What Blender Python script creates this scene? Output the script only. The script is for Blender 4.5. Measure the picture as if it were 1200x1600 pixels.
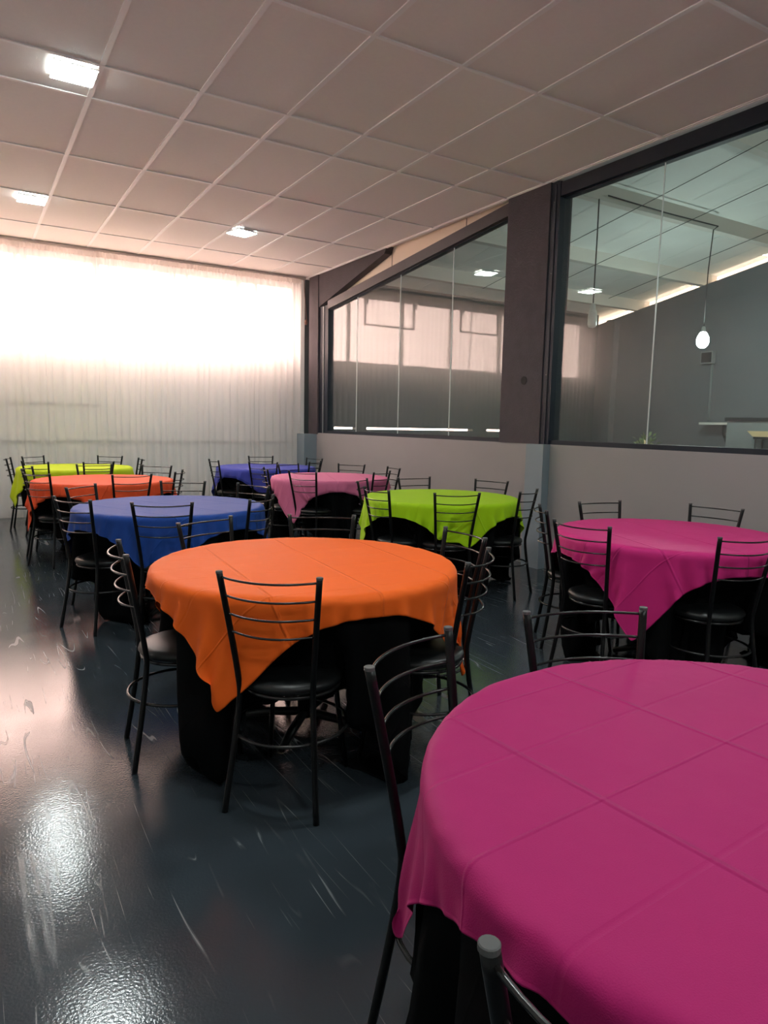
import bpy, bmesh, math, random
import numpy as np
from mathutils import Vector, Matrix

for o in list(bpy.data.objects):
    bpy.data.objects.remove(o, do_unlink=True)
scn = bpy.context.scene
C = scn.collection
RAD = math.radians

# ------------------------------------------------------------------ camera
CAM_H = 1.40
F_PX = 1078.2
yaw, pitch, roll = RAD(31.28), RAD(-7.30), RAD(1.16)
fwd = Vector((math.sin(yaw)*math.cos(pitch), math.cos(yaw)*math.cos(pitch), math.sin(pitch)))
rgt = Vector((math.cos(yaw), -math.sin(yaw), 0))
upv = rgt.cross(fwd)
r2 = math.cos(roll)*rgt + math.sin(roll)*upv
u2 = -math.sin(roll)*rgt + math.cos(roll)*upv
cd = bpy.data.cameras.new('camera')
cam = bpy.data.objects.new('camera', cd)
C.objects.link(cam)
m = Matrix.Identity(4)
for i in range(3):
    m[i][0] = r2[i]; m[i][1] = u2[i]; m[i][2] = -fwd[i]
m[2][3] = CAM_H
cam.matrix_world = m
cd.sensor_fit = 'VERTICAL'
cd.sensor_height = 36.0
cd.lens = F_PX/1600*36.0
cd.clip_start = 0.05
scn.camera = cam

# ------------------------------------------------------------------ world, exposure
w = bpy.data.worlds.new('world')
scn.world = w
w.use_nodes = True
bg = w.node_tree.nodes['Background']
bg.inputs['Color'].default_value = (1.0, 0.68, 0.595, 1)
bg.inputs['Strength'].default_value = 5.6
scn.view_settings.view_transform = 'Standard'
scn.view_settings.look = 'None'
scn.view_settings.gamma = 1.0
scn.view_settings.use_curve_mapping = False
scn.view_settings.exposure = 1.74
PANEL_EMIT = 42.0
BULB_EMIT = 88.0

# ------------------------------------------------------------------ materials
def new_mat(name):
    mt = bpy.data.materials.new(name)
    mt.use_nodes = True
    nt = mt.node_tree
    return mt, nt, nt.nodes['Principled BSDF']

def mat(name, col, rough=.6, metal=0., spec=.5, bump=0., bscale=200., var=0., vscale=6., sheen=0.):
    mt, nt, b = new_mat(name)
    b.inputs['Base Color'].default_value = (*col, 1)
    b.inputs['Roughness'].default_value = rough
    b.inputs['Metallic'].default_value = metal
    b.inputs['Specular IOR Level'].default_value = spec
    if sheen:
        b.inputs['Sheen Weight'].default_value = sheen
    tc = nt.nodes.new('ShaderNodeTexCoord')
    if var:
        n = nt.nodes.new('ShaderNodeTexNoise')
        n.inputs['Scale'].default_value = vscale
        n.inputs['Detail'].default_value = 6
        nt.links.new(tc.outputs['Object'], n.inputs['Vector'])
        mx = nt.nodes.new('ShaderNodeMix'); mx.data_type = 'RGBA'
        mx.inputs['A'].default_value = (*[c*(1-var) for c in col], 1)
        mx.inputs['B'].default_value = (*[min(1, c*(1+var)) for c in col], 1)
        nt.links.new(n.outputs['Fac'], mx.inputs['Factor'])
        nt.links.new(mx.outputs['Result'], b.inputs['Base Color'])
    if bump:
        n2 = nt.nodes.new('ShaderNodeTexNoise')
        n2.inputs['Scale'].default_value = bscale
        n2.inputs['Detail'].default_value = 3
        nt.links.new(tc.outputs['Object'], n2.inputs['Vector'])
        bp = nt.nodes.new('ShaderNodeBump')
        bp.inputs['Strength'].default_value = bump
        bp.inputs['Distance'].default_value = .01
        nt.links.new(n2.outputs['Fac'], bp.inputs['Height'])
        nt.links.new(bp.outputs['Normal'], b.inputs['Normal'])
    return mt

def emit_mat(name, col, strength):
    mt, nt, b = new_mat(name)
    b.inputs['Base Color'].default_value = (.8, .8, .8, 1)
    b.inputs['Emission Color'].default_value = (*col, 1)
    b.inputs['Emission Strength'].default_value = strength
    return mt

def glass_mat(name, tint=(.93, .97, .95), ior=1.5, cloud=0.02):
    mt, nt, b = new_mat(name)
    nt.nodes.remove(b)
    out = nt.nodes['Material Output']
    tr = nt.nodes.new('ShaderNodeBsdfTransparent'); tr.inputs['Color'].default_value = (*tint, 1)
    gl = nt.nodes.new('ShaderNodeBsdfGlossy'); gl.inputs['Roughness'].default_value = 0.0
    fr = nt.nodes.new('ShaderNodeFresnel')
    ge = nt.nodes.new('ShaderNodeNewGeometry')          # both faces of the thin pane reflect alike
    ri = nt.nodes.new('ShaderNodeMapRange')
    ri.inputs['To Min'].default_value = ior; ri.inputs['To Max'].default_value = 1/ior
    nt.links.new(ge.outputs['Backfacing'], ri.inputs['Value']); nt.links.new(ri.outputs[0], fr.inputs['IOR'])
    mx = nt.nodes.new('ShaderNodeMixShader')
    nt.links.new(fr.outputs[0], mx.inputs[0])
    nt.links.new(tr.outputs[0], mx.inputs[1]); nt.links.new(gl.outputs[0], mx.inputs[2])
    if cloud:
        df = nt.nodes.new('ShaderNodeBsdfDiffuse'); df.inputs['Color'].default_value = (.6, .64, .64, 1)
        m2 = nt.nodes.new('ShaderNodeMixShader'); m2.inputs[0].default_value = cloud
        nt.links.new(mx.outputs[0], m2.inputs[1]); nt.links.new(df.outputs[0], m2.inputs[2])
        nt.links.new(m2.outputs[0], out.inputs['Surface'])
    else:
        nt.links.new(mx.outputs[0], out.inputs['Surface'])
    return mt

def sheer_mat(name, col, through=.30, trans=.62):
    mt, nt, b = new_mat(name)
    nt.nodes.remove(b)
    out = nt.nodes['Material Output']
    df = nt.nodes.new('ShaderNodeBsdfDiffuse'); df.inputs['Color'].default_value = (*col, 1)
    tl = nt.nodes.new('ShaderNodeBsdfTranslucent'); tl.inputs['Color'].default_value = (*col, 1)
    tr = nt.nodes.new('ShaderNodeBsdfTransparent')
    a = nt.nodes.new('ShaderNodeMixShader'); a.inputs[0].default_value = trans
    nt.links.new(df.outputs[0], a.inputs[1]); nt.links.new(tl.outputs[0], a.inputs[2])
    c = nt.nodes.new('ShaderNodeMixShader'); c.inputs[0].default_value = through
    nt.links.new(a.outputs[0], c.inputs[1]); nt.links.new(tr.outputs[0], c.inputs[2])
    nt.links.new(c.outputs[0], out.inputs['Surface'])
    return mt

def cloth_mat(name, col, S, rough=.62, sheen=.03, crease=1.0, spec=.15):
    """woven cloth with the pressed fold lines of a stored tablecloth"""
    mt, nt, b = new_mat(name)
    N = nt.nodes.new; L = nt.links.new
    b.inputs['Roughness'].default_value = rough
    b.inputs['Specular IOR Level'].default_value = spec
    b.inputs['Sheen Weight'].default_value = sheen
    uv = N('ShaderNodeUVMap'); uv.uv_map = 'cloth'
    sep = N('ShaderNodeSeparateXYZ'); L(uv.outputs[0], sep.inputs[0])
    def line(sock, period, wdt, off=0.):
        a = N('ShaderNodeMath'); a.operation = 'ADD'; a.inputs[1].default_value = off
        L(sock, a.inputs[0])
        p = N('ShaderNodeMath'); p.operation = 'PINGPONG'; p.inputs[1].default_value = period/2
        L(a.outputs[0], p.inputs[0])
        r = N('ShaderNodeMapRange'); r.interpolation_type = 'SMOOTHSTEP'
        r.inputs['From Min'].default_value = 0; r.inputs['From Max'].default_value = wdt
        r.inputs['To Min'].default_value = 1; r.inputs['To Max'].default_value = 0
        L(p.outputs[0], r.inputs['Value'])
        return r.outputs[0]
    l1 = line(sep.outputs[0], S/4, .010)
    l2 = line(sep.outputs[1], S/4, .007)
    l3 = line(sep.outputs[1], S/8, .006)
    nz = N('ShaderNodeTexNoise'); nz.inputs['Scale'].default_value = 5; nz.inputs['Detail'].default_value = 3
    L(uv.outputs[0], nz.inputs['Vector'])
    fine = N('ShaderNodeTexNoise'); fine.inputs['Scale'].default_value = 420; fine.inputs['Detail'].default_value = 2
    L(uv.outputs[0], fine.inputs['Vector'])
    def mad(a, k, b_):
        x = N('ShaderNodeMath'); x.operation = 'MULTIPLY_ADD'; x.inputs[1].default_value = k
        L(a, x.inputs[0])
        if b_ is None: x.inputs[2].default_value = 0
        else: L(b_, x.inputs[2])
        return x.outputs[0]
    h = mad(l1, .0046*crease, None)
    h = mad(l2, -.0034*crease, h)
    h = mad(l3, .0020*crease, h)
    h = mad(nz.outputs['Fac'], .006, h)
    h = mad(fine.outputs['Fac'], .0006, h)
    bp = N('ShaderNodeBump'); bp.inputs['Strength'].default_value = .9; bp.inputs['Distance'].default_value = 1.0
    L(h, bp.inputs['Height']); L(bp.outputs['Normal'], b.inputs['Normal'])
    mx = N('ShaderNodeMix'); mx.data_type = 'RGBA'
    mx.inputs['A'].default_value = (*[c*.92 for c in col], 1); mx.inputs['B'].default_value = (*[min(1, c*1.06) for c in col], 1)
    L(fine.outputs['Fac'], mx.inputs['Factor']); L(mx.outputs['Result'], b.inputs['Base Color'])
    return mt

def floor_mat():
    mt, nt, b = new_mat('epoxy_floor')
    N = nt.nodes.new; L = nt.links.new
    tc = N('ShaderNodeTexCoord')
    big = N('ShaderNodeTexNoise'); big.inputs['Scale'].default_value = .9; big.inputs['Detail'].default_value = 5
    L(tc.outputs['Object'], big.inputs['Vector'])
    mx = N('ShaderNodeMix'); mx.data_type = 'RGBA'
    mx.inputs['A'].default_value = (.028, .037, .046, 1); mx.inputs['B'].default_value = (.044, .055, .065, 1)
    L(big.outputs['Fac'], mx.inputs['Factor'])
    # scuff scratches: thin contour lines of warped, stretched noise in several directions
    acc = None
    for k, (ang, sc, thr) in enumerate(((.35, 2.6, .007), (1.25, 3.2, .007), (2.1, 3.0, .007), (2.75, 4.0, .008), (.85, 5.0, .008))):
        mp = N('ShaderNodeMapping'); mp.inputs['Rotation'].default_value = (0, 0, ang)
        mp.inputs['Scale'].default_value = (sc, sc*.07, 1); mp.inputs['Location'].default_value = (k*3.7, k*1.3, 0)
        L(tc.outputs['Object'], mp.inputs['Vector'])
        n = N('ShaderNodeTexNoise'); n.inputs['Scale'].default_value = 2.2; n.inputs['Detail'].default_value = 1.0
        n.inputs['Distortion'].default_value = .06
        L(mp.outputs[0], n.inputs['Vector'])
        s = N('ShaderNodeMath'); s.operation = 'SUBTRACT'; s.inputs[1].default_value = .5
        L(n.outputs['Fac'], s.inputs[0])
        a = N('ShaderNodeMath'); a.operation = 'ABSOLUTE'; L(s.outputs[0], a.inputs[0])
        r = N('ShaderNodeMapRange'); r.inputs['From Min'].default_value = 0; r.inputs['From Max'].default_value = thr
        r.inputs['To Min'].default_value = 1; r.inputs['To Max'].default_value = 0
        L(a.outputs[0], r.inputs['Value'])
        # break the lines up into short strokes
        g = N('ShaderNodeTexNoise'); g.inputs['Scale'].default_value = 1.3+.4*k; g.inputs['Detail'].default_value = 2
        gm = N('ShaderNodeMapping'); gm.inputs['Location'].default_value = (9.1*k, 4.2*k, 0)
        L(tc.outputs['Object'], gm.inputs['Vector']); L(gm.outputs[0], g.inputs['Vector'])
        gr = N('ShaderNodeMapRange'); gr.inputs['From Min'].default_value = .55; gr.inputs['From Max'].default_value = .68
        L(g.outputs['Fac'], gr.inputs['Value'])
        mu = N('ShaderNodeMath'); mu.operation = 'MULTIPLY'; L(r.outputs[0], mu.inputs[0]); L(gr.outputs[0], mu.inputs[1])
        if acc is None: acc = mu.outputs[0]
        else:
            ad = N('ShaderNodeMath'); ad.operation = 'MAXIMUM'; L(acc, ad.inputs[0]); L(mu.outputs[0], ad.inputs[1]); acc = ad.outputs[0]
    mx2 = N('ShaderNodeMix'); mx2.data_type = 'RGBA'; mx2.inputs['B'].default_value = (.30, .31, .31, 1)
    sc = N('ShaderNodeMath'); sc.operation = 'MULTIPLY'; sc.inputs[1].default_value = .45
    L(acc, sc.inputs[0]); L(sc.outputs[0], mx2.inputs['Factor'])
    L(mx.outputs['Result'], mx2.inputs['A']); L(mx2.outputs['Result'], b.inputs['Base Color'])
    rn = N('ShaderNodeTexNoise'); rn.inputs['Scale'].default_value = 3.5; rn.inputs['Detail'].default_value = 6
    L(tc.outputs['Object'], rn.inputs['Vector'])
    rr = N('ShaderNodeMapRange'); rr.inputs['From Min'].default_value = .3; rr.inputs['From Max'].default_value = .7
    rr.inputs['To Min'].default_value = .085; rr.inputs['To Max'].default_value = .17
    L(rn.outputs['Fac'], rr.inputs['Value'])
    ra = N('ShaderNodeMath'); ra.operation = 'MULTIPLY_ADD'; ra.inputs[1].default_value = .35
    L(acc, ra.inputs[0]); L(rr.outputs[0], ra.inputs[2]); L(ra.outputs[0], b.inputs['Roughness'])
    b.inputs['Specular IOR Level'].default_value = .6
    bn = N('ShaderNodeTexNoise'); bn.inputs['Scale'].default_value = 120; bn.inputs['Detail'].default_value = 2
    L(tc.outputs['Object'], bn.inputs['Vector'])
    bp = N('ShaderNodeBump'); bp.inputs['Strength'].default_value = .06; bp.inputs['Distance'].default_value = .01
    L(bn.outputs['Fac'], bp.inputs['Height']); L(bp.outputs['Normal'], b.inputs['Normal'])
    return mt

M = {
 'floor': floor_mat(),
 'tile': mat('ceiling_tile', (.88, .83, .785), .9, bump=.15, bscale=160, var=.03, vscale=30),
 'tbar': mat('ceiling_bar', (.93, .91, .89), .5),
 'plaster': mat('low_wall_paint', (.28, .265, .262), .75, bump=.08, bscale=60, var=.05, vscale=1.5),
 'pier': mat('blue_grey_paint', (.20, .25, .28), .6, var=.08, vscale=3),
 'column': mat('dark_column_stucco', (.062, .052, .058), .85, bump=.6, bscale=90, var=.25, vscale=8),
 'frame': mat('dark_blue_metal', (.010, .015, .024), .55, spec=.3),
 'topframe': mat('brown_dark_metal', (.045, .036, .038), .5),
 'beige': mat('beige_infill', (.80, .66, .52), .8, var=.04, vscale=3),
 'unseen_wall': mat('white_side_wall', (.78, .77, .75), .85, var=.05, vscale=1.5),
 'white_wall': mat('white_wall', (.82, .82, .79), .8, var=.04, vscale=2),
 'grey_wall': mat('charcoal_wall', (.10, .11, .115), .8, bump=.15, bscale=25, var=.15, vscale=1.2),
 'roof': mat('white_roof_sheet', (.72, .74, .69), .7, bump=.25, bscale=18, var=.12, vscale=2),
 'beam': mat('grey_beam', (.58, .56, .50), .8, var=.08, vscale=3),
 'glass': glass_mat('partition_glass'),
 'wglass': glass_mat('window_glass', (.97, .98, .98), 1.45, 0),
 'seam': mat('silicone_seam', (.62, .66, .64), .3),
 'wframe': mat('white_window_frame', (.55, .50, .46), .5),
 'sheer': sheer_mat('sheer_curtain', (.92, .90, .88), .35, .58),
 'hem': sheer_mat('sheer_curtain_heading', (.85, .80, .76), .10, .55),
 'metal': mat('black_painted_steel', (.004, .004, .0045), .32, metal=.0, spec=.28),
 'rod': mat('thin_black_rod', (.020, .019, .019), .22, metal=.35, spec=.6),
 'cap': mat('grey_plastic_cap', (.085, .085, .085), .6),
 'vinyl': mat('black_vinyl', (.007, .0075, .008), .40, spec=.4, bump=.05, bscale=300),
 'black_cloth': cloth_mat('black_cloth', (.0042, .0042, .0046), 2.14, .9, .0, .5, .05),
 'table': mat('plywood_tabletop', (.32, .22, .13), .6, var=.1),
 'ped': mat('table_steel', (.02, .02, .02), .45, metal=.4),
 'panel': emit_mat('led_diffuser', (.90, 1.0, .99), PANEL_EMIT),
 'pframe': mat('white_plastic', (.8, .8, .78), .4),
 'bulb_on': emit_mat('lit_bulb', (.86, 1.0, .98), BULB_EMIT),
 'bulb_off': mat('unlit_bulb_glass', (.62, .64, .62), .3),
 'cable': mat('black_cable', (.015, .016, .016), .6),
 'ground': mat('asphalt', (.16, .15, .14), .9, var=.15),
 'leaf': mat('leaf', (.17, .22, .08), .6, var=.3),
 'wood': mat('pale_wood', (.55, .40, .20), .6, var=.1),
 'steel': mat('brushed_grey', (.16, .18, .18), .5, var=.1),
 'dark': mat('dark_hole', (.004, .004, .004), .9),
 'cord': mat('brown_cord', (.20, .09, .06), .7),
}

# ------------------------------------------------------------------ mesh helpers
class MB:
    def __init__(s): s.v = []; s.f = []; s.sm = []
    def box(s, x0, x1, y0, y1, z0, z1):
        b = len(s.v)
        s.v += [(x0,y0,z0),(x1,y0,z0),(x1,y1,z0),(x0,y1,z0),(x0,y0,z1),(x1,y0,z1),(x1,y1,z1),(x0,y1,z1)]
        for q in ((0,3,2,1),(4,5,6,7),(0,1,5,4),(1,2,6,5),(2,3,7,6),(3,0,4,7)):
            s.f.append(tuple(b+i for i in q)); s.sm.append(False)
        return s
    def prism_yz(s, poly, x0, x1):          # polygon in (y, z), extruded along x
        b = len(s.v); n = len(poly)
        s.v += [(x0, y, z) for y, z in poly]+[(x1, y, z) for y, z in poly]
        s.f.append(tuple(b+i for i in range(n))); s.f.append(tuple(b+n+i for i in reversed(range(n)))); s.sm += [False, False]
        for i in range(n):
            j = (i+1) % n
            s.f.append((b+i, b+n+i, b+n+j, b+j)); s.sm.append(False)
        return s
    def tube(s, pts, r, seg=8, cap=True, closed=False):
        pts = [Vector(p) for p in pts]; n = len(pts)
        rs = r if isinstance(r, (list, tuple)) else [r]*n
        b = len(s.v); prev = None
        for i, p in enumerate(pts):
            if closed: t = pts[(i+1) % n]-pts[i-1]
            else: t = pts[min(i+1, n-1)]-pts[max(i-1, 0)]
            t.normalize()
            if prev is None:
                a = Vector((0, 0, 1)) if abs(t.z) < .9 else Vector((1, 0, 0))
                nrm = t.cross(a).normalized()
            else:
                nrm = (prev-t*prev.dot(t)).normalized()
            prev = nrm; bi = t.cross(nrm)
            for k in range(seg):
                an = 2*math.pi*k/seg
                s.v.append(tuple(p+(nrm*math.cos(an)+bi*math.sin(an))*rs[i]))
        m_ = n if closed else n-1
        for i in range(m_):
            i2 = (i+1) % n
            for k in range(seg):
                k2 = (k+1) % seg
                s.f.append((b+i*seg+k, b+i*seg+k2, b+i2*seg+k2, b+i2*seg+k)); s.sm.append(True)
        if cap and not closed:
            s.f.append(tuple(b+k for k in reversed(range(seg)))); s.sm.append(False)
            s.f.append(tuple(b+(n-1)*seg+k for k in range(seg))); s.sm.append(False)
        return s
    def lathe(s, prof, seg=24, c=(0, 0, 0), smooth=True):
        b = len(s.v); n = len(prof)
        for (r, z) in prof:
            for k in range(seg):
                an = 2*math.pi*k/seg
                s.v.append((c[0]+r*math.cos(an), c[1]+r*math.sin(an), c[2]+z))
        for i in range(n-1):
            for k in range(seg):
                k2 = (k+1) % seg
                s.f.append((b+i*seg+k, b+i*seg+k2, b+(i+1)*seg+k2, b+(i+1)*seg+k)); s.sm.append(smooth)
        s.f.append(tuple(b+k for k in reversed(range(seg)))); s.sm.append(False)
        s.f.append(tuple(b+(n-1)*seg+k for k in range(seg))); s.sm.append(False)
        return s
    def mesh(s, name, material):
        me = bpy.data.meshes.new(name)
        me.from_pydata(s.v, [], s.f)
        me.polygons.foreach_set('use_smooth', s.sm)
        me.materials.append(material)
        me.update()
        bm = bmesh.new(); bm.from_mesh(me); bmesh.ops.recalc_face_normals(bm, faces=bm.faces); bm.to_mesh(me); bm.free()
        return me
    def build(s, name, material, parent=None):
        return link(name, s.mesh(name, material), parent)

def link(name, me, parent=None):
    o = bpy.data.objects.new(name, me)
    C.objects.link(o)
    if parent is not None: o.parent = parent
    return o
def tag(o, label=None, cat=None, group=None, kind=None):
    if label: o['label'] = label
    if cat: o['category'] = cat
    if group: o['group'] = group
    if kind: o['kind'] = kind
    return o
def thing(name, label, cat, loc=(0, 0, 0), rz=0, group=None):
    o = bpy.data.objects.new(name, None); C.objects.link(o)
    o.empty_display_size = .1
    o.location = loc; o.rotation_euler = (0, 0, rz)
    return tag(o, label, cat, group)
def struct(name, mb, material, label, parent=None, cat=None):
    o = mb.build(name, material, parent)
    if parent is None: tag(o, label, cat, None, 'structure')
    return o
def bevel(o, w_=.004, seg=2):
    md = o.modifiers.new('bevel', 'BEVEL'); md.width = w_; md.segments = seg; md.limit_method = 'ANGLE'
    return o

# ------------------------------------------------------------------ the setting
XP, YB, ZC = 4.93, 10.60, 3.70       # glass partition, curtain plane, suspended ceiling
XL, YF, XF = -1.62, -4.0, 11.90
ZS = 1.23                            # top of the low wall
ZW = 2.41                            # sill of the high windows

struct('floor', MB().box(XL-.2, XF+.3, YF-.2, 10.95, -.12, 0), M['floor'], 'glossy dark blue grey scratched floor', cat='floor')
struct('ground', MB().box(-14, 30, 10.95, 40, -.3, -.12), M['ground'], 'street outside the high windows', cat='ground')
struct('wall_left', MB().box(XL-.2, XL, YF-.2, 10.95, 0, 4.3), M['unseen_wall'], 'white wall outside the left of the photograph', cat='wall')
struct('wall_front', MB().box(XL, XF, YF-.2, YF, 0, 7.2), M['unseen_wall'], 'white wall behind the camera', cat='wall')

# back wall below and above the high window band
wb = struct('wall_back', MB().box(XL, XP, 10.78, 10.95, 0, ZW).box(XL, XP, 10.78, 10.95, 3.62, 4.3).box(4.70, XP, 10.78, 10.95, ZW, 3.62), M['white_wall'],
            'white back wall behind the sheer curtains', cat='wall')
for nm, x0, x1, z in (('rail', XL, 1.72, 1.58), ('rail', XL, 4.85, 1.06)):
    MB().box(x0, x1, 10.74, 10.78, z-.013, z+.013).build(nm, M['steel'], wb)
wb2 = MB()
wb2.box(XP, XF, 10.78, 10.95, 0, 1.290).box(XP, XF, 10.78, 10.95, 1.325, 3.82)
for x0, x1 in ((XP, 5.45), (5.95, 6.15), (8.55, 8.9), (9.85, 10.1), (10.9, XF)):
    wb2.box(x0, x1, 10.78, 10.95, 1.290, 1.325)
struct('wall_back_hall', wb2, mat('grey_back_wall', (.06, .065, .066), .8, var=.1), 'dark grey back wall of the neighbouring hall, with a bright slot low down', cat='wall')

# high windows (opening in the back wall) with bars and panes
def high_window(name, x0, x1, z0, z1, mull, sashes, label):
    fr = MB()
    fr.box(x0, x1, 10.83, 10.89, z0, z0+.05).box(x0, x1, 10.83, 10.89, z1-.05, z1)
    o = struct(name, fr, M['wframe'], label, cat='window')
    xs = [x0]+mull+[x1]
    for x in mull:
        MB().box(x-.025, x+.025, 10.83, 10.89, z0+.05, z1-.05).build('mullion', M['wframe'], o)
    for a, b in zip(xs[:-1], xs[1:]):
        MB().box(a+.026, b-.026, 10.857, 10.863, z0+.05, z1-.05).build('pane', M['wglass'], o)
    for a, b, za in sashes:
        s_ = MB().box(a, b, 10.80, 10.83, za-.015, za+.015)
        s_.box(a, a+.03, 10.80, 10.83, za+.015, z1-.06).box(b-.03, b, 10.80, 10.83, za+.015, z1-.06)
        s_.build('sash', M['cord'], o)
        for xx in (a, b-.03):
            MB().box(xx-.03, xx+.06, 10.775, 10.80, z1-.15, z1-.03).build('hinge', M['wframe'], o)
    return o
high_window('window_3', XL, 4.70, ZW, 3.62, [-.4, .7, 1.9, 3.0, 4.1], [(.78, 1.72, 3.17), (2.76, 3.81, 3.12)],
            'bright high window band behind the sheer curtains')

# low wall of the partition, with its two piers
lw = struct('wall_right', MB().box(4.88, 5.06, YF, 10.45, 0, ZS), M['plaster'], 'low grey painted wall below the glass partition', cat='wall')
MB().box(4.79, 4.885, 4.94, 5.18, 0, ZS).build('pier', M['pier'], lw)
MB().box(4.66, 4.885, 10.18, 10.46, 0, ZS-.02).build('pier', M['pier'], lw)
# wall above the suspended ceiling line on the partition
struct('wall_right_upper', MB().box(5.02, 5.10, YF, 10.95, 3.74, 7.0), M['white_wall'], 'wall above the ceiling over the partition', cat='wall')
inf = struct('trim_1', MB().prism_yz([(10.10, 3.22), (5.66, 3.62), (5.66, 3.76), (10.10, 3.76)], 5.00, 5.05), M['beige'],
             'beige strip between the sloping window frame and the ceiling', cat='wall panel')
for yj in (6.55, 8.15):
    MB().box(4.996, 5.0, yj-.004, yj+.004, 3.30+.09*(10.1-yj), 3.74).build('joint', M['topframe'], inf)
# columns and haunched rafter
col = struct('column_centre', MB().box(4.87, 5.16, 5.09, 5.69, ZS, ZC+.04), M['column'], 'dark rough column between the two glass panels', cat='column')
h_ = MB().lathe([(.042, 0), (.042, .004)], 20); ho = h_.build('hole', M['dark'], col)
ho.rotation_euler = (0, -math.pi/2, 0); ho.location = (4.869, 5.34, 1.86)
struct('column_corner', MB().box(4.87, 5.14, 10.14, 10.47, ZS-.02, ZC+.04), M['column'], 'dark column in the corner beside the curtain', cat='column')
struct('trim_2', MB().prism_yz([(10.14, 3.72), (8.10, 3.72), (8.16, 3.635), (10.14, 3.20)], 4.88, 4.99), M['column'],
       'dark tapered rafter end running up into the ceiling', cat='beam')

# glass partition
def glazing(name, y_edges, ztop, label, topmat):
    """y_edges run from far to near; ztop(y) lower edge of the head frame"""
    ya, yb = y_edges[0], y_edges[-1]
    fr = MB().box(4.90, 5.02, yb, ya, ZS, ZS+.042)
    o = struct(name, fr, M['frame'], label, cat='window')
    MB().prism_yz([(ya, ztop(ya)), (yb, ztop(yb)), (yb, ztop(yb)+.125), (ya, ztop(ya)+.125)], 4.885, 5.02).build('head_frame', topmat, o)
    MB().prism_yz([(ya, ztop(ya)-.012), (yb, ztop(yb)-.012), (yb, ztop(yb)), (ya, ztop(ya))], 4.93, 4.97).build('glazing_bead', M['frame'], o)
    for a, b in zip(y_edges[:-1], y_edges[1:]):
        MB().prism_yz([(a-.002, ZS+.042), (b+.002, ZS+.042), (b+.002, ztop(b)-.004), (a-.002, ztop(a)-.004)], 4.946, 4.954).build('pane', M['glass'], o)
    for y in y_edges[1:-1]:
        MB().box(4.944, 4.956, y-.003, y+.003, ZS+.042, ztop(y)-.006).build('seam', M['seam'], o)
    return o
zt1 = lambda y: 3.13+.0985*(9.86-y)
w1 = glazing('window_1', [9.84, 8.99, 7.84, 6.70, 5.69], zt1, 'sloping topped glass panel between the corner and the dark column', M['topframe'])
j = MB().box(4.90, 5.02, 9.84, 10.14, ZS, 3.20); j.build('jamb', M['frame'], w1)
MB().box(4.89, 4.90, 9.97, 10.0, ZS, 3.19).build('jamb_bead', M['steel'], w1)
zt2 = lambda y: 3.545
w2 = glazing('window_2', [4.97, 3.88, 2.73, 1.58, .43, -.72, -1.87, -3.02, YF], zt2, 'large glass panel to the right of the dark column', M['frame'])
MB().box(4.88, 5.02, 4.97, 5.09, ZS, 3.68).build('jamb', M['frame'], w2)
MB().box(4.872, 4.88, 5.015, 5.045, ZS, 3.66).build('jamb_bead', M['frame'], w2)
for z in (1.9, 2.85, 3.5):
    MB().lathe([(.008, 0), (.008, .003)], 10, (4.868, 5.03, z)).build('screw', M['steel'], w2)

# suspended ceiling: slab, bars, tiles
ce = struct('ceiling', MB().box(XL, 5.02, YF, 10.78, ZC+.03, ZC+.06), M['tile'], 'suspended ceiling of large pale tiles', cat='ceiling')
gx = [.8956+.66178*i for i in range(-3, 7)]
gy = [10.60, 9.64, 8.353, 7.005, 5.711, 5.171, 3.872, 2.574, 1.276, -.022, -1.32, -2.62, YF]
bw = .017
bars = []
for x in gx:
    if x > XL: MB().box(x-bw, x+bw, YF, 10.62, ZC, ZC+.012).build('grid_bar', M['tbar'], ce)
for y in gy[1:-1]:
    MB().box(XL, XP, y-bw*.8, y+bw*.8, ZC-.001, ZC+.012).build('grid_bar', M['tbar'], ce)
MB().box(4.866, 4.90, YF, 10.62, ZC-.004, ZC+.010).build('edge_trim', M['tbar'], ce)
xs = [XL]+[x for x in gx if x > XL+.05]+[XP]
tcache = {}
rnd = random.Random(5)
for a, b in zip(xs[:-1], xs[1:]):
    for c, d in zip(gy[1:], gy[:-1]):
        if b-a < .09: continue
        key = (round(b-a, 3), round(d-c, 3))
        if key not in tcache:
            hx, hy = (b-a)/2-.006, (d-c)/2-.006
            tcache[key] = MB().box(-hx, hx, -hy, hy, 0, .015).mesh('tile', M['tile'])
        t = link('tile', tcache[key], ce)
        t.location = ((a+b)/2, (c+d)/2, ZC+.006+rnd.uniform(0, .003))
        t.rotation_euler = (rnd.uniform(-.0012, .0012), rnd.uniform(-.0012, .0012), 0)

# neighbouring hall: charcoal gable wall, sloping roof, beams
roof_z = lambda y: 3.90+.18*(10.35-y)
wtop = lambda y: 3.70+.18*(10.35-y)
wf = struct('wall_far', MB().prism_yz([(10.78, 0), (YF, 0), (YF, wtop(YF)), (10.78, wtop(10.78))], XF, XF+.2), M['grey_wall'],
            'charcoal wall with sloping top across the neighbouring hall', cat='wall')
MB().box(XF-.16, XF, 10.2, 10.42, 0, 3.66).build('pilaster', M['grey_wall'], wf)
rf = struct('roof', MB().prism_yz([(12.5, roof_z(12.5)+.05), (YF-.3, roof_z(YF-.3)+.05), (YF-.3, roof_z(YF-.3)+.10), (12.5, roof_z(12.5)+.10)], 5.0, 12.35),  # overhang past the back wall lengthened to block sky light
            M['roof'], 'white sloping roof of the neighbouring hall', cat='roof')
x = 5.0
while x < 11.9:
    MB().prism_yz([(11.3, roof_z(11.3)), (YF, roof_z(YF)), (YF, roof_z(YF)+.05), (11.3, roof_z(11.3)+.05)], x+.003, min(x+1.097, 12.3)).build('roof_sheet', M['roof'], rf)
    x += 1.1
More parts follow.
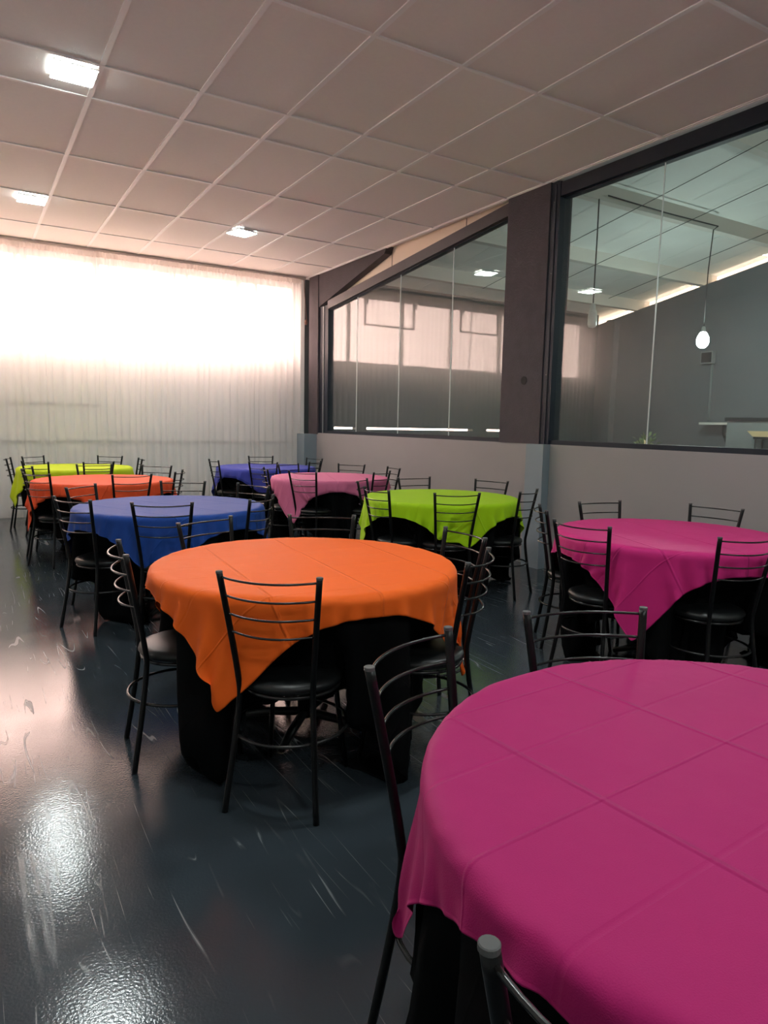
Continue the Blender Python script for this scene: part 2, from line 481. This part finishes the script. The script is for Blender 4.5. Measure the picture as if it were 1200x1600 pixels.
for y in (9.82, 8.34, 6.72, 5.1, 3.5, 1.9, .3):
    MB().box(5.1, 12.25, y-.06, y+.06, roof_z(y)-.20, roof_z(y)+.01).build('beam', M['beam'], rf)

struct('wall_gap_blocker', MB().box(12.95, 13.15, YF, 12.4, -.12, 6.6), mat('pale_gap_blocker', (.52, .52, .42), .9, var=.05), 'pale wall added outside to dim the gap under the roof', cat='wall')  # added outside so the roof gap shows a dim wall, not bright sky
# ------------------------------------------------------------------ curtains
def curtain_mesh(name, x0, x1, z0, z1, y, seed, material, step=.016):
    rg = np.random.default_rng(seed)
    n = int((x1-x0)/step)+1
    xs_ = np.linspace(x0, x1, n)
    zs_ = np.linspace(z1, z0, 3) if z1-z0 < .5 else np.concatenate([np.linspace(z1, z1-.35, 7), np.linspace(z1-.45, z0, 16)])
    ph = np.cumsum(2*math.pi*step/(.105*(1+.45*np.interp(xs_, np.linspace(x0, x1, 40), rg.uniform(-1, 1, 40)))))
    amp = np.interp(xs_, np.linspace(x0, x1, 50), rg.uniform(.35, 1.0, 50))
    ph2 = ph*2.3+rg.uniform(0, 6)
    v, f = [], []
    for iz, z in enumerate(zs_):
        t = (z1-z)/(z1-z0)
        tt = min(1, (z1-z)/.7) if z1-z0 > .5 else 0 if z > 1 else 1
        drift = .03*np.sin(xs_*1.7+seed)*t
        d = (1-tt)*.012*np.sin(ph2)+(.010+.012*tt)*amp*np.sin(ph+.7*t*np.sin(xs_*2.1+seed))
        sq = xs_+.010*np.cos(ph)*tt
        for i in range(n): v.append((sq[i], y+d[i]+drift[i]*.4, z))
    for a in range(len(zs_)-1):
        for i in range(n-1): f.append((a*n+i, a*n+i+1, (a+1)*n+i+1, (a+1)*n+i))
    me = bpy.data.meshes.new(name); me.from_pydata(v, [], f)
    me.polygons.foreach_set('use_smooth', [True]*len(f)); me.materials.append(material); me.update()
    return me
def curtain(x0, x1, z0, z1, y, seed, label, cm='sheer'):
    o = thing('sheer_curtain', label, 'curtain', (0, 0, 0), 0, 'sheer curtains along the back windows')
    link('drape', curtain_mesh('drape', x0, x1, z0, z1-.06, y, seed, M[cm]), o)
    link('heading', curtain_mesh('heading', x0, x1, z1-.075, z1, y-.004, seed+50, M['hem']), o)
    link('hem', curtain_mesh('hem', x0, x1, z0, z0+.10, y+.002, seed, M['sheer']), o) if z0 < .5 else None
    return o
curtain(XL+.05, 1.69, .03, 3.665, 10.535, 1, 'white sheer curtain on the left, behind the lime and red-orange tables')
curtain(1.665, 4.75, .03, 3.665, 10.505, 2, 'white sheer curtain to the right of the gap, behind the far blue table')
rl = MB().box(XL+.03, 4.82, 10.49, 10.55, 3.668, 3.698); tag(rl.build('curtain_rail', M['wframe']), 'slim curtain rail along the ceiling above the white curtains', 'curtain rail')
cdn = thing('pull_string', 'thin pull string with brown toggle beside the corner column', 'cord', (4.80, 10.44, 3.0))
MB().tube([(-.03, .02, .66), (-.02, .01, .4), (.0, 0, .15), (.012, 0, .03)], .005, 6).build('string', M['cord'], cdn)
MB().lathe([(.012, -.05), (.026, -.03), (.028, 0), (.014, .035)], 12).build('pull', M['cord'], cdn)

# ------------------------------------------------------------------ ceiling lights
def ceiling_light(x, y, rz, label):
    o = thing('ceiling_light', label, 'ceiling light', (x, y, ZC), RAD(rz), 'square LED ceiling lights')
    f_ = MB()
    f_.box(-.137, .137, -.137, -.130, -.022, 0).box(-.137, .137, .130, .137, -.022, 0)
    f_.box(-.137, -.130, -.130, .130, -.022, 0).box(.130, .137, -.130, .130, -.022, 0)
    f_.build('frame', M['pframe'], o)
    MB().box(-.130, .130, -.130, .130, -.025, -.004).build('diffuser', M['panel'], o)
    return o
ceiling_light(.745, 5.34, 0, 'lit square ceiling light nearest the camera, upper left')
ceiling_light(.735, 8.54, 0, 'lit square ceiling light at far left, above the red-orange table')
ceiling_light(3.03, 8.48, 14, 'lit square ceiling light near the curtains, right of the other two')
for x, y in ((.745, 2.14), (3.03, 2.14), (.745, -1.1), (3.03, -1.1)):
    ceiling_light(x, y, 0, 'square ceiling light outside the edges of the photograph')

# ------------------------------------------------------------------ pendant bulbs of the neighbouring hall
def pendant(x, y, zt, zb, lit, label, run=None):
    o = thing('pendant_bulb', label, 'lamp', (x, y, zt), 0, 'bare bulbs hanging in the neighbouring hall')
    L_ = zt-zb
    pts = [(0, 0, 0), (.004, 0, -L_*.35), (0, 0, -L_+.30)]
    if run: pts = [(run, -.07, .04), (run*.5, -.07, .02), (.06, -.07, .03), (.01, -.03, -.02)]+pts[1:]
    MB().tube(pts, .009, 6).build('cable', M['cable'], o)
    MB().lathe([(.016, -L_+.32), (.030, -L_+.30), (.034, -L_+.24), (.040, -L_+.235)], 14).build('socket', M['bulb_off'], o)
    MB().lathe([(.036, -L_+.235), (.062, -L_+.20), (.084, -L_+.15), (.088, -L_+.10), (.078, -L_+.05), (.048, -L_+.012), (.012, -L_)] if lit else [(.040, -L_+.235), (.056, -L_+.20), (.060, -L_+.12), (.060, -L_+.04), (.045, -L_+.012), (.012, -L_)], 18).build(  # lit bulb shaped rounder and wider to take in its glare
        'bulb', M['bulb_on'] if lit else M['bulb_off'], o)
    return o
pendant(7.23, 6.66, 4.36, 2.72, False, 'unlit bulb on a long cable, behind glass beside the dark column')
pendant(9.62, 6.66, 4.36, 2.63, True, 'glowing bulb hanging in front of the charcoal wall', run=-2.3)
pendant(8.6, 1.7, 4.9, 3.1, True, 'unseen lit bulb added to light the neighbouring hall')  # out-of-view bulb, added to help light the hall roof
for k, (x, y0, y1) in enumerate(((7.9, 3.0, 9.8), (9.0, 3.2, 10.0), (10.6, 2.0, 9.4))):
    o = MB().tube([(x+.02*math.sin(t*5+k), y0+(y1-y0)*t, roof_z(y0+(y1-y0)*t)-.225) for t in [i/10 for i in range(11)]], .0045, 6).build('roof_cable', M['cable'])
    tag(o, ('thin cable along the hall roof, left of the other two', 'middle thin cable strung along the hall roof', 'thin cable along the hall roof, right of the other two')[k], 'cable')

# things on the charcoal wall
fl = thing('floodlight', 'small dark floodlight on the charcoal wall below the glowing bulb', 'lamp', (XF, 8.0, 2.72))
MB().box(-.10, 0, -.05, .05, -.03, .03).build('bracket', M['steel'], fl)
MB().box(-.20, -.10, -.12, .12, -.11, .11).build('housing', M['steel'], fl)
MB().box(-.206, -.20, -.10, .10, -.09, .09).build('lens', M['dark'], fl)
tag(MB().tube([(XF-.02, 7.99, 2.68), (XF-.02, 7.98, 1.58)], .022, 8).build('wall_conduit', M['steel']), 'vertical conduit down the charcoal wall from the floodlight', 'pipe')
sh = thing('wall_shelf', 'narrow grey shelf on charcoal wall seen through the glass', 'shelf', (XF, 7.64, 1.52))
MB().box(-.30, 0, -.34, .34, -.02, .02).build('board', M['beam'], sh)
for yy in (-.1,):
    MB().tube([(-.22, yy, -.02), (-.21, yy, -.18), (-.03, yy, -.40), (-.02, yy, -.60)], .022, 8).build('bracket', M['dark'], sh)
cb = thing('storage_cabinet', 'grey cabinet with dark top edge beyond the glass, far right', 'cabinet', (11.50, 6.4, 0))
MB().box(-.33, .33, -.80, .75, 0, 1.56).build('body', M['steel'], cb)
MB().box(-.36, .36, -.82, .78, 1.56, 1.62).build('top', M['dark'], cb)
MB().box(-.345, -.33, -.02, -.01, .1, 1.5).build('door_gap', M['dark'], cb)
tag(MB().prism_yz([(6.62, 1.40), (6.0, 1.40), (6.0, 1.31), (6.52, 1.31)], 10.9, 11.18).build('wooden_tray', M['wood']), 'pale wooden tray edge behind the glass at far right', 'tray')
st = thing('tray_stand', 'dark stand carrying the pale wooden tray behind the glass', 'stand', (11.04, 6.3, 0))
MB().box(-.12, .12, -.28, .22, 1.27, 1.31).build('top', M['dark'], st)
for sx in (-.1, .1):
    for sy in (-.25, .19): MB().tube([(sx, sy, 0), (sx, sy, 1.27)], .015, 6).build('leg', M['dark'], st)
pl = thing('potted_plant', 'small leafy plant just showing over the sill behind glass', 'plant', (9.6, 7.55, 0))
MB().lathe([(.14, 0), (.19, .42), (.20, .45)], 16).build('pot', M['steel'], pl)
MB().tube([(0, 0, .4), (.02, 0, .8), (0, .02, 1.22)], .02, 6).build('stem', M['wood'], pl)
rl_ = random.Random(3); lf = MB()
for k in range(170):
    a, e = rl_.uniform(0, 6.28), rl_.uniform(-.4, 1.2)
    d = Vector((math.cos(a)*math.cos(e), math.sin(a)*math.cos(e), math.sin(e)))
    p0 = Vector((0, 0, rl_.uniform(.92, 1.20)))+d*rl_.uniform(.03, .16)
    sd = d.cross(Vector((rl_.uniform(-1, 1), rl_.uniform(-1, 1), rl_.uniform(-1, 1)))).normalized()*.022
    tip = p0+d*rl_.uniform(.07, .12)
    md_ = (p0+tip)/2
    b = len(lf.v); lf.v += [tuple(p0), tuple(md_+sd), tuple(tip), tuple(md_-sd)]; lf.f.append((b, b+1, b+2, b+3)); lf.sm.append(False)
tag(lf.build('leaves', M['leaf'], pl), kind='stuff')

# ------------------------------------------------------------------ chairs
def catmull(P, k=5):
    P = [Vector(p) for p in P]; out = []
    for i in range(len(P)-1):
        a, b, c, d = P[max(i-1, 0)], P[i], P[i+1], P[min(i+2, len(P)-1)]
        for s_ in range(k):
            t = s_/k
            out.append(.5*((2*b)+(c-a)*t+(2*a-5*b+4*c-d)*t*t+(3*b-a-3*c+d)*t**3))
    out.append(P[-1])
    return out
POST = [(.172, -.235, 0), (.150, -.196, .25), (.138, -.176, .42), (.141, -.181, .50), (.156, -.206, .66), (.180, -.245, .885)]
def post_at(z):
    for a, b in zip(POST[:-1], POST[1:]):
        if a[2] <= z <= b[2]:
            t = (z-a[2])/(b[2]-a[2]); return a[0]+(b[0]-a[0])*t, a[1]+(b[1]-a[1])*t
CHM = {}
for s_, nm in ((-1, 'back_post_l'), (1, 'back_post_r')):
    pts = catmull([(s_*x, y, z) for x, y, z in POST], 5)
    CHM[nm] = MB().tube(pts, .0112, 12).mesh('back_post', M['metal'])
    CHM['cap'+nm[-1]] = MB().lathe([(.0119, -.005), (.0119, .002), (.0105, .0032)], 16, (s_*.180, -.2445, .885), False).mesh('cap', M['cap'])
    CHM['leg'+nm[-1]] = MB().tube([(s_*.165, .195, 0), (s_*.139, .156, .27), (s_*.125, .135, .425)], .0105, 10).mesh('front_leg', M['metal'])
for i, z in enumerate((.868, .802, .736, .670)):
    x, y = post_at(z)
    CHM['rod%d' % i] = MB().tube([(x*k, y-.056*(1-k*k), z-.004*(1-k*k)) for k in [-1+j/8 for j in range(17)]], .0042, 8).mesh('back_rod', M['rod'])
CHM['seat'] = MB().lathe([(.165, .432), (.186, .436), (.194, .450), (.190, .464), (.165, .474), (.09, .479), (.02, .480)], 36).mesh('seat', M['vinyl'])
CHM['sring'] = MB().tube([(.180*math.cos(a), .180*math.sin(a), .424) for a in [2*math.pi*k/32 for k in range(32)]], .0075, 8, closed=True).mesh('seat_ring', M['rod'])
CHM['fring'] = MB().tube([(.216*math.cos(a), -.016+.222*math.sin(a), .27) for a in [2*math.pi*k/36 for k in range(36)]], .0065, 8, closed=True).mesh('foot_ring', M['rod'])
def chair(x, y, rz, label, group):
    o = thing('dining_chair', label, 'chair', (x, y, 0), RAD(rz), group)
    for k in 'lr':
        p = link('back_post', CHM['back_post_'+k], o)
        link('cap', CHM['cap'+k], p)
        link('front_leg', CHM['leg'+k], o)
    for i in range(4): link('back_rod', CHM['rod%d' % i], o)
    link('seat', CHM['seat'], o); link('seat_ring', CHM['sring'], o); link('foot_ring', CHM['fring'], o)
    return o

CHAIRS = [
('orange','F',1.036,2.353,-43),('orange','L',0.781,2.858,-96),('orange','BL',1.166,3.285,-154),('orange','BR',1.574,3.225,153),
('orange','R',1.590,2.318,38),('orange','RB',1.806,2.645,84),
('magF','L',0.981,1.078,-154),('magF','B',1.396,1.070,160),('magF','F',0.720,0.409,-67),
('magR','L',3.369,3.102,-127),('magR','FL',3.115,2.650,-83),('magR','BL',3.786,3.090,172),('magR','BR',4.090,2.784,97),('magR','FR',3.342,2.183,-13),
('blue','FL',0.783,4.914,-61),('blue','F',1.116,4.587,-20),('blue','BL',0.925,5.505,-132),('blue','B',1.456,5.595,157),
('blue','R',1.554,4.619,43),('blue','RB',1.751,5.266,113),
('limeR','FL',3.030,4.720,-88),('limeR','F',3.274,4.425,-18),('limeR','B',3.740,5.367,178),('limeR','BR',4.040,5.018,108),
('limeR','R',3.803,4.388,25),('limeR','LB',3.307,5.300,-133),
('pink','L',3.086,7.143,-105),('pink','FL',3.229,6.739,-62),('pink','BL',3.500,7.651,-156),('pink','B',3.967,7.514,128),
('pink','RB',4.110,7.000,82),('pink','R',3.720,6.592,30),
('orred','FL',0.754,7.202,-57),('orred','F',1.285,6.919,7),('orred','BL',0.780,7.760,-109),('orred','B',1.210,8.011,177),
('orred','BR',1.660,7.752,137),('orred','R',1.616,7.126,64),
('limeF','L',0.695,9.678,-100),('limeF','BL',0.918,9.973,-139),('limeF','FL',0.854,9.075,-45),('limeF','F',1.284,8.952,14),
('limeF','BR',1.548,9.906,141),('limeF','R',1.690,9.376,85),
('blueF','FL',3.100,8.930,-88),('blueF','B',3.715,9.517,169),('blueF','F',3.350,8.491,-31),('blueF','BR',4.060,9.020,103),('blueF','R',3.812,8.500,40),
]
TABLES = {  # centre, phrase, colour name
'magF': ((1.247, .60), 'foreground magenta table'),
'orange': ((1.290, 2.79), 'big orange table in the middle'),
'magR': ((3.620, 2.62), 'magenta table by the grey wall'),
'blue': ((1.275, 5.11), 'royal blue table of the left row'),
'limeR': ((3.550, 4.88), 'lime green table by the column'),
'pink': ((3.600, 7.14), 'pale pink table'),
'orred': ((1.200, 7.48), 'red-orange table of the left row'),
'limeF': ((1.190, 9.50), 'far left lime table'),
'blueF': ((3.550, 9.00), 'far blue table by the curtain'),
}
WHERE = {'F': 'near side of the', 'L': 'left end of the', 'BL': 'far left side of the', 'BR': 'far right side of the',
         'R': 'right front side of the', 'RB': 'right end of the', 'B': 'far side of the', 'FL': 'front left side of the', 'FR': 'front right side of the',
         'LB': 'left back side of the'}
def seat_out(t, n, x, y, rz, dmin=.530):
    (cx, cy), _ = TABLES[t]
    d = math.hypot(x-cx, y-cy); k = max(1, dmin/d)
    return (t, n, cx+(x-cx)*k, cy+(y-cy)*k, rz)
CHAIRS = [seat_out(*c) for c in CHAIRS]
for t, n, x, y, rz in CHAIRS:
    chair(x, y, rz, 'black steel chair, %s %s' % (WHERE[n], TABLES[t][1]), 'black steel chairs around the round tables')

# ------------------------------------------------------------------ tables and cloths
RT, ZT = .655, .772
def table(cx, cy, label):
    o = thing('round_table', label, 'table', (cx, cy, 0), 0, 'round tables under black cloths')
    MB().lathe([(RT-.006, ZT-.030), (RT, ZT-.026), (RT, ZT-.004), (RT-.006, ZT)], 64).build('tabletop', M['table'], o)
    MB().lathe([(.035, .05), (.035, .70), (.16, .735), (.16, ZT-.03)], 20).build('pedestal', M['ped'], o)
    for k in range(4):
        a = math.pi/4+k*math.pi/2
        MB().tube([(.02*math.cos(a), .02*math.sin(a), .07), (.18*math.cos(a), .18*math.sin(a), .05), (.29*math.cos(a), .29*math.sin(a), .02)], [.022, .02, .016], 8).build('foot', M['ped'], o)
    return o

YB_Z = [.36, .42, .50, .66, .885, 1.0]; YB_Y = [-.182, -.176, -.181, -.206, -.245, -.27]
def drape(S, N, rot, R, top, chairs, seed, black, steps=150, iters=8, off=(0, 0)):
    """position based cloth: a square cloth laid on a round table, pressed by the chairs pushed in around it"""
    rng = np.random.default_rng(seed)
    g = np.linspace(-S/2, S/2, N); dx = g[1]-g[0]
    u, v = np.meshgrid(g, g, indexing='ij')
    c, s = math.cos(rot), math.sin(rot)
    x = c*u-s*v+off[0]; y = s*u+c*v+off[1]
    r = np.hypot(x, y); th = np.arctan2(y, x)
    out = np.maximum(r-R, 0); k = .30
    rr = np.where(r < R, r, R+k*out); z = np.maximum(top-out*math.sqrt(1-k*k), .004)
    p = np.stack([rr*np.cos(th), rr*np.sin(th), z], -1)
    n = rng.normal(0, .006, (N, N, 3))
    for _ in range(2): n[1:-1, 1:-1] = (n[1:-1, 1:-1]*2+n[:-2, 1:-1]+n[2:, 1:-1]+n[1:-1, :-2]+n[1:-1, 2:])/4
    pin = r < R-.012
    n[pin] = 0; p += n*4
    wt = np.where(pin, 0., 1.); free = ~pin
    q = p.copy(); dt = 1/50
    def batch(A, B, L, st):
        d = p[B]-p[A]; ln = np.sqrt((d*d).sum(-1))+1e-9
        wa, wb_ = wt[A], wt[B]; ws = wa+wb_; ws = np.where(ws == 0, 1, ws)
        cor = d*((ln-L)/ln/ws*st)[..., None]
        p[A] += cor*wa[..., None]; p[B] -= cor*wb_[..., None]
    bt = []; sl = slice
    for o in (0, 1):
        m_ = (N-o)//2
        bt.append(((sl(o, o+2*m_-1, 2), sl(None)), (sl(o+1, o+2*m_, 2), sl(None)), dx, 1.))
        bt.append(((sl(None), sl(o, o+2*m_-1, 2)), (sl(None), sl(o+1, o+2*m_, 2)), dx, 1.))
    for o in (0, 1):
        m_ = (N-o)//2; a = sl(o, o+2*m_-1, 2); b = sl(o+1, o+2*m_, 2)
        bt.append(((a, sl(0, N-1)), (b, sl(1, N)), dx*math.sqrt(2), .22))
        bt.append(((a, sl(1, N)), (b, sl(0, N-1)), dx*math.sqrt(2), .22))
    idx = np.arange(N)
    for o in (0, 1):
        a = idx[(idx % 4)//2 == o]; a = a[a+2 < N]
        bt.append(((a[:, None], idx[None, :]), ((a+2)[:, None], idx[None, :]), 2*dx, .05))
        bt.append(((idx[:, None], a[None, :]), (idx[:, None], (a+2)[None, :]), 2*dx, .05))
    CS = [(cx, cy, math.cos(a), math.sin(a)) for cx, cy, a in chairs]
    def collide():
        P = p[free]
        for cx, cy, ca, sa in CS:
            ex, ey = P[:, 0]-cx, P[:, 1]-cy
            lx = ca*ex+sa*ey; ly = -sa*ex+ca*ey
            yb = np.interp(P[:, 2], YB_Z, YB_Y)+.020
            if black:                                   # pushed in below the table edge by the seat
                k_ = np.clip((.70-P[:, 2])/.18, 0, 1)
                yb = yb*(1-k_)+.015*k_
                near = (np.abs(lx) < .205) & (ly > -.55) & (ly < yb) & (P[:, 2] < .885)
            else:
                near = (np.abs(lx) < .195) & (ly > -.55) & (ly < yb) & (P[:, 2] < .885) & (P[:, 2] > .38)
            d = np.where(near, yb-ly, 0.)
            P[:, 0] += -sa*d; P[:, 1] += ca*d; ly = ly+d
            if not black:
                rs = np.hypot(lx, ly)
                P[:, 2] = np.where((rs < .175) & (P[:, 2] < .486) & (P[:, 2] > .405), .486, P[:, 2])
        rr = np.hypot(P[:, 0], P[:, 1])+1e-9; z = P[:, 2]
        low = np.maximum(0, .62-z)
        below = z < top-.002
        if black:
            rmax = R+.010+.12*low
            sc = np.where(below & (rr > rmax), rmax/rr, 1.)
            sc = np.where(below & (rr < R) & (z > .70), R/rr, sc)
        else:
            rmin = R+.12*low
            sc = np.where(below & (rr < rmin), rmin/rr, 1.)
        P[:, 0] *= sc; P[:, 1] *= sc
        P[:, 2] = np.clip(P[:, 2], .004, top+.001)
        p[free] = P
    for t in range(steps):
        vel = np.clip((p-q)*(.965 if t < steps*.7 else .90), -.03, .03)
        q = p.copy()
        p[free] += vel[free]; p[..., 2][free] -= 9.8*dt*dt*.5
        for _ in range(iters):
            for b in bt: batch(*b)
        collide()
    a = p.copy(); a[1:-1, 1:-1] = (p[1:-1, 1:-1]*4+p[:-2, 1:-1]+p[2:, 1:-1]+p[1:-1, :-2]+p[1:-1, 2:])/8
    p[free] = a[free]
    collide()
    return p, u, v

def cloth_object(name, p, u, v, S, material, loc, sub):
    N = p.shape[0]
    me = bpy.data.meshes.new(name)
    ii, jj = np.meshgrid(np.arange(N-1), np.arange(N-1), indexing='ij')
    a = (ii*N+jj).ravel()
    faces = np.stack([a, a+N, a+N+1, a+1], 1)
    me.from_pydata(p.reshape(-1, 3).tolist(), [], faces.tolist())
    uvl = me.uv_layers.new(name='cloth')
    flat = np.stack([u.ravel()+S, v.ravel()+S], 1)
    uvl.data.foreach_set('uv', flat[faces.ravel()].astype(np.float32).ravel())
    me.polygons.foreach_set('use_smooth', [True]*len(faces))
    me.materials.append(material); me.update()
    o = link(name, me); o.location = loc
    md = o.modifiers.new('thick', 'SOLIDIFY'); md.thickness = .0016; md.offset = -1
    if sub:
        sb = o.modifiers.new('sub', 'SUBSURF'); sb.levels = 1; sb.render_levels = 1; sb.boundary_smooth = 'PRESERVE_CORNERS'
    return o

SC, SB = 1.56, 2.14
OFFSET = {'magF': (.045, -.03), 'orange': (.045, .03)}                 # cloths not laid quite centrally
CLOTHS = {  # colour, rotation of coloured cloth, rotation of black cloth, mesh density, label, black label
'magF': ((.40, .012, .130), 4, -28, 67, 'magenta tablecloth with fold creases filling the lower right foreground'),
'orange': ((.90, .135, .012), -4, -24, 67, 'bright orange tablecloth on the table in the middle'),
'magR': ((.52, .018, .165), -21, 10, 61, 'magenta tablecloth with pointed corner, on the table by the grey wall'),
'blue': ((.014, .062, .30), 24, -15, 61, 'royal blue tablecloth on the second table of the left row'),
'limeR': ((.36, .62, .006), 22, 38, 61, 'lime green tablecloth on the table by the column'),
'pink': ((.62, .16, .30), -20, 15, 53, 'pale pink tablecloth on the table in front of the low wall'),
'orred': ((.78, .085, .022), -42, 5, 53, 'red-orange tablecloth on the third table of the left row'),
'limeF': ((.48, .62, .012), -36, 20, 49, 'lime yellow tablecloth on the far left table by the curtain'),
'blueF': ((.045, .060, .34), 25, 0, 49, 'blue tablecloth on the far table in the curtain corner'),
}
for seed, (t, (colr, ra, rb, N, lab)) in enumerate(CLOTHS.items()):
    (cx, cy), ph = TABLES[t]
    tb = table(cx, cy, 'round table hidden under black and coloured cloths, the '+ph)
    ch = [(x-cx, y-cy, RAD(rz)) for tt, n, x, y, rz in CHAIRS if tt == t]
    far = N < 60
    p, u, v = drape(SB, 61 if not far else 45, RAD(rb), RT+.003, ZT+.003, ch, 20+seed, True, 140 if not far else 110)
    o = cloth_object('black_tablecloth', p, u, v, SB, M['black_cloth'], (cx, cy, 0), False)
    tag(o, 'long black undercloth hanging to the floor below the '+ph, 'tablecloth', 'black undercloths')
    p, u, v = drape(SC, N, RAD(ra), RT+.024, ZT+.008, ch, 40+seed, False, 150 if not far else 110, off=OFFSET.get(t, (0, 0)))
    o = cloth_object('tablecloth', p, u, v, SC, cloth_mat('cloth_'+t, colr, SC), (cx, cy, 0), N > 60)
    tag(o, lab, 'tablecloth', 'coloured tablecloths')
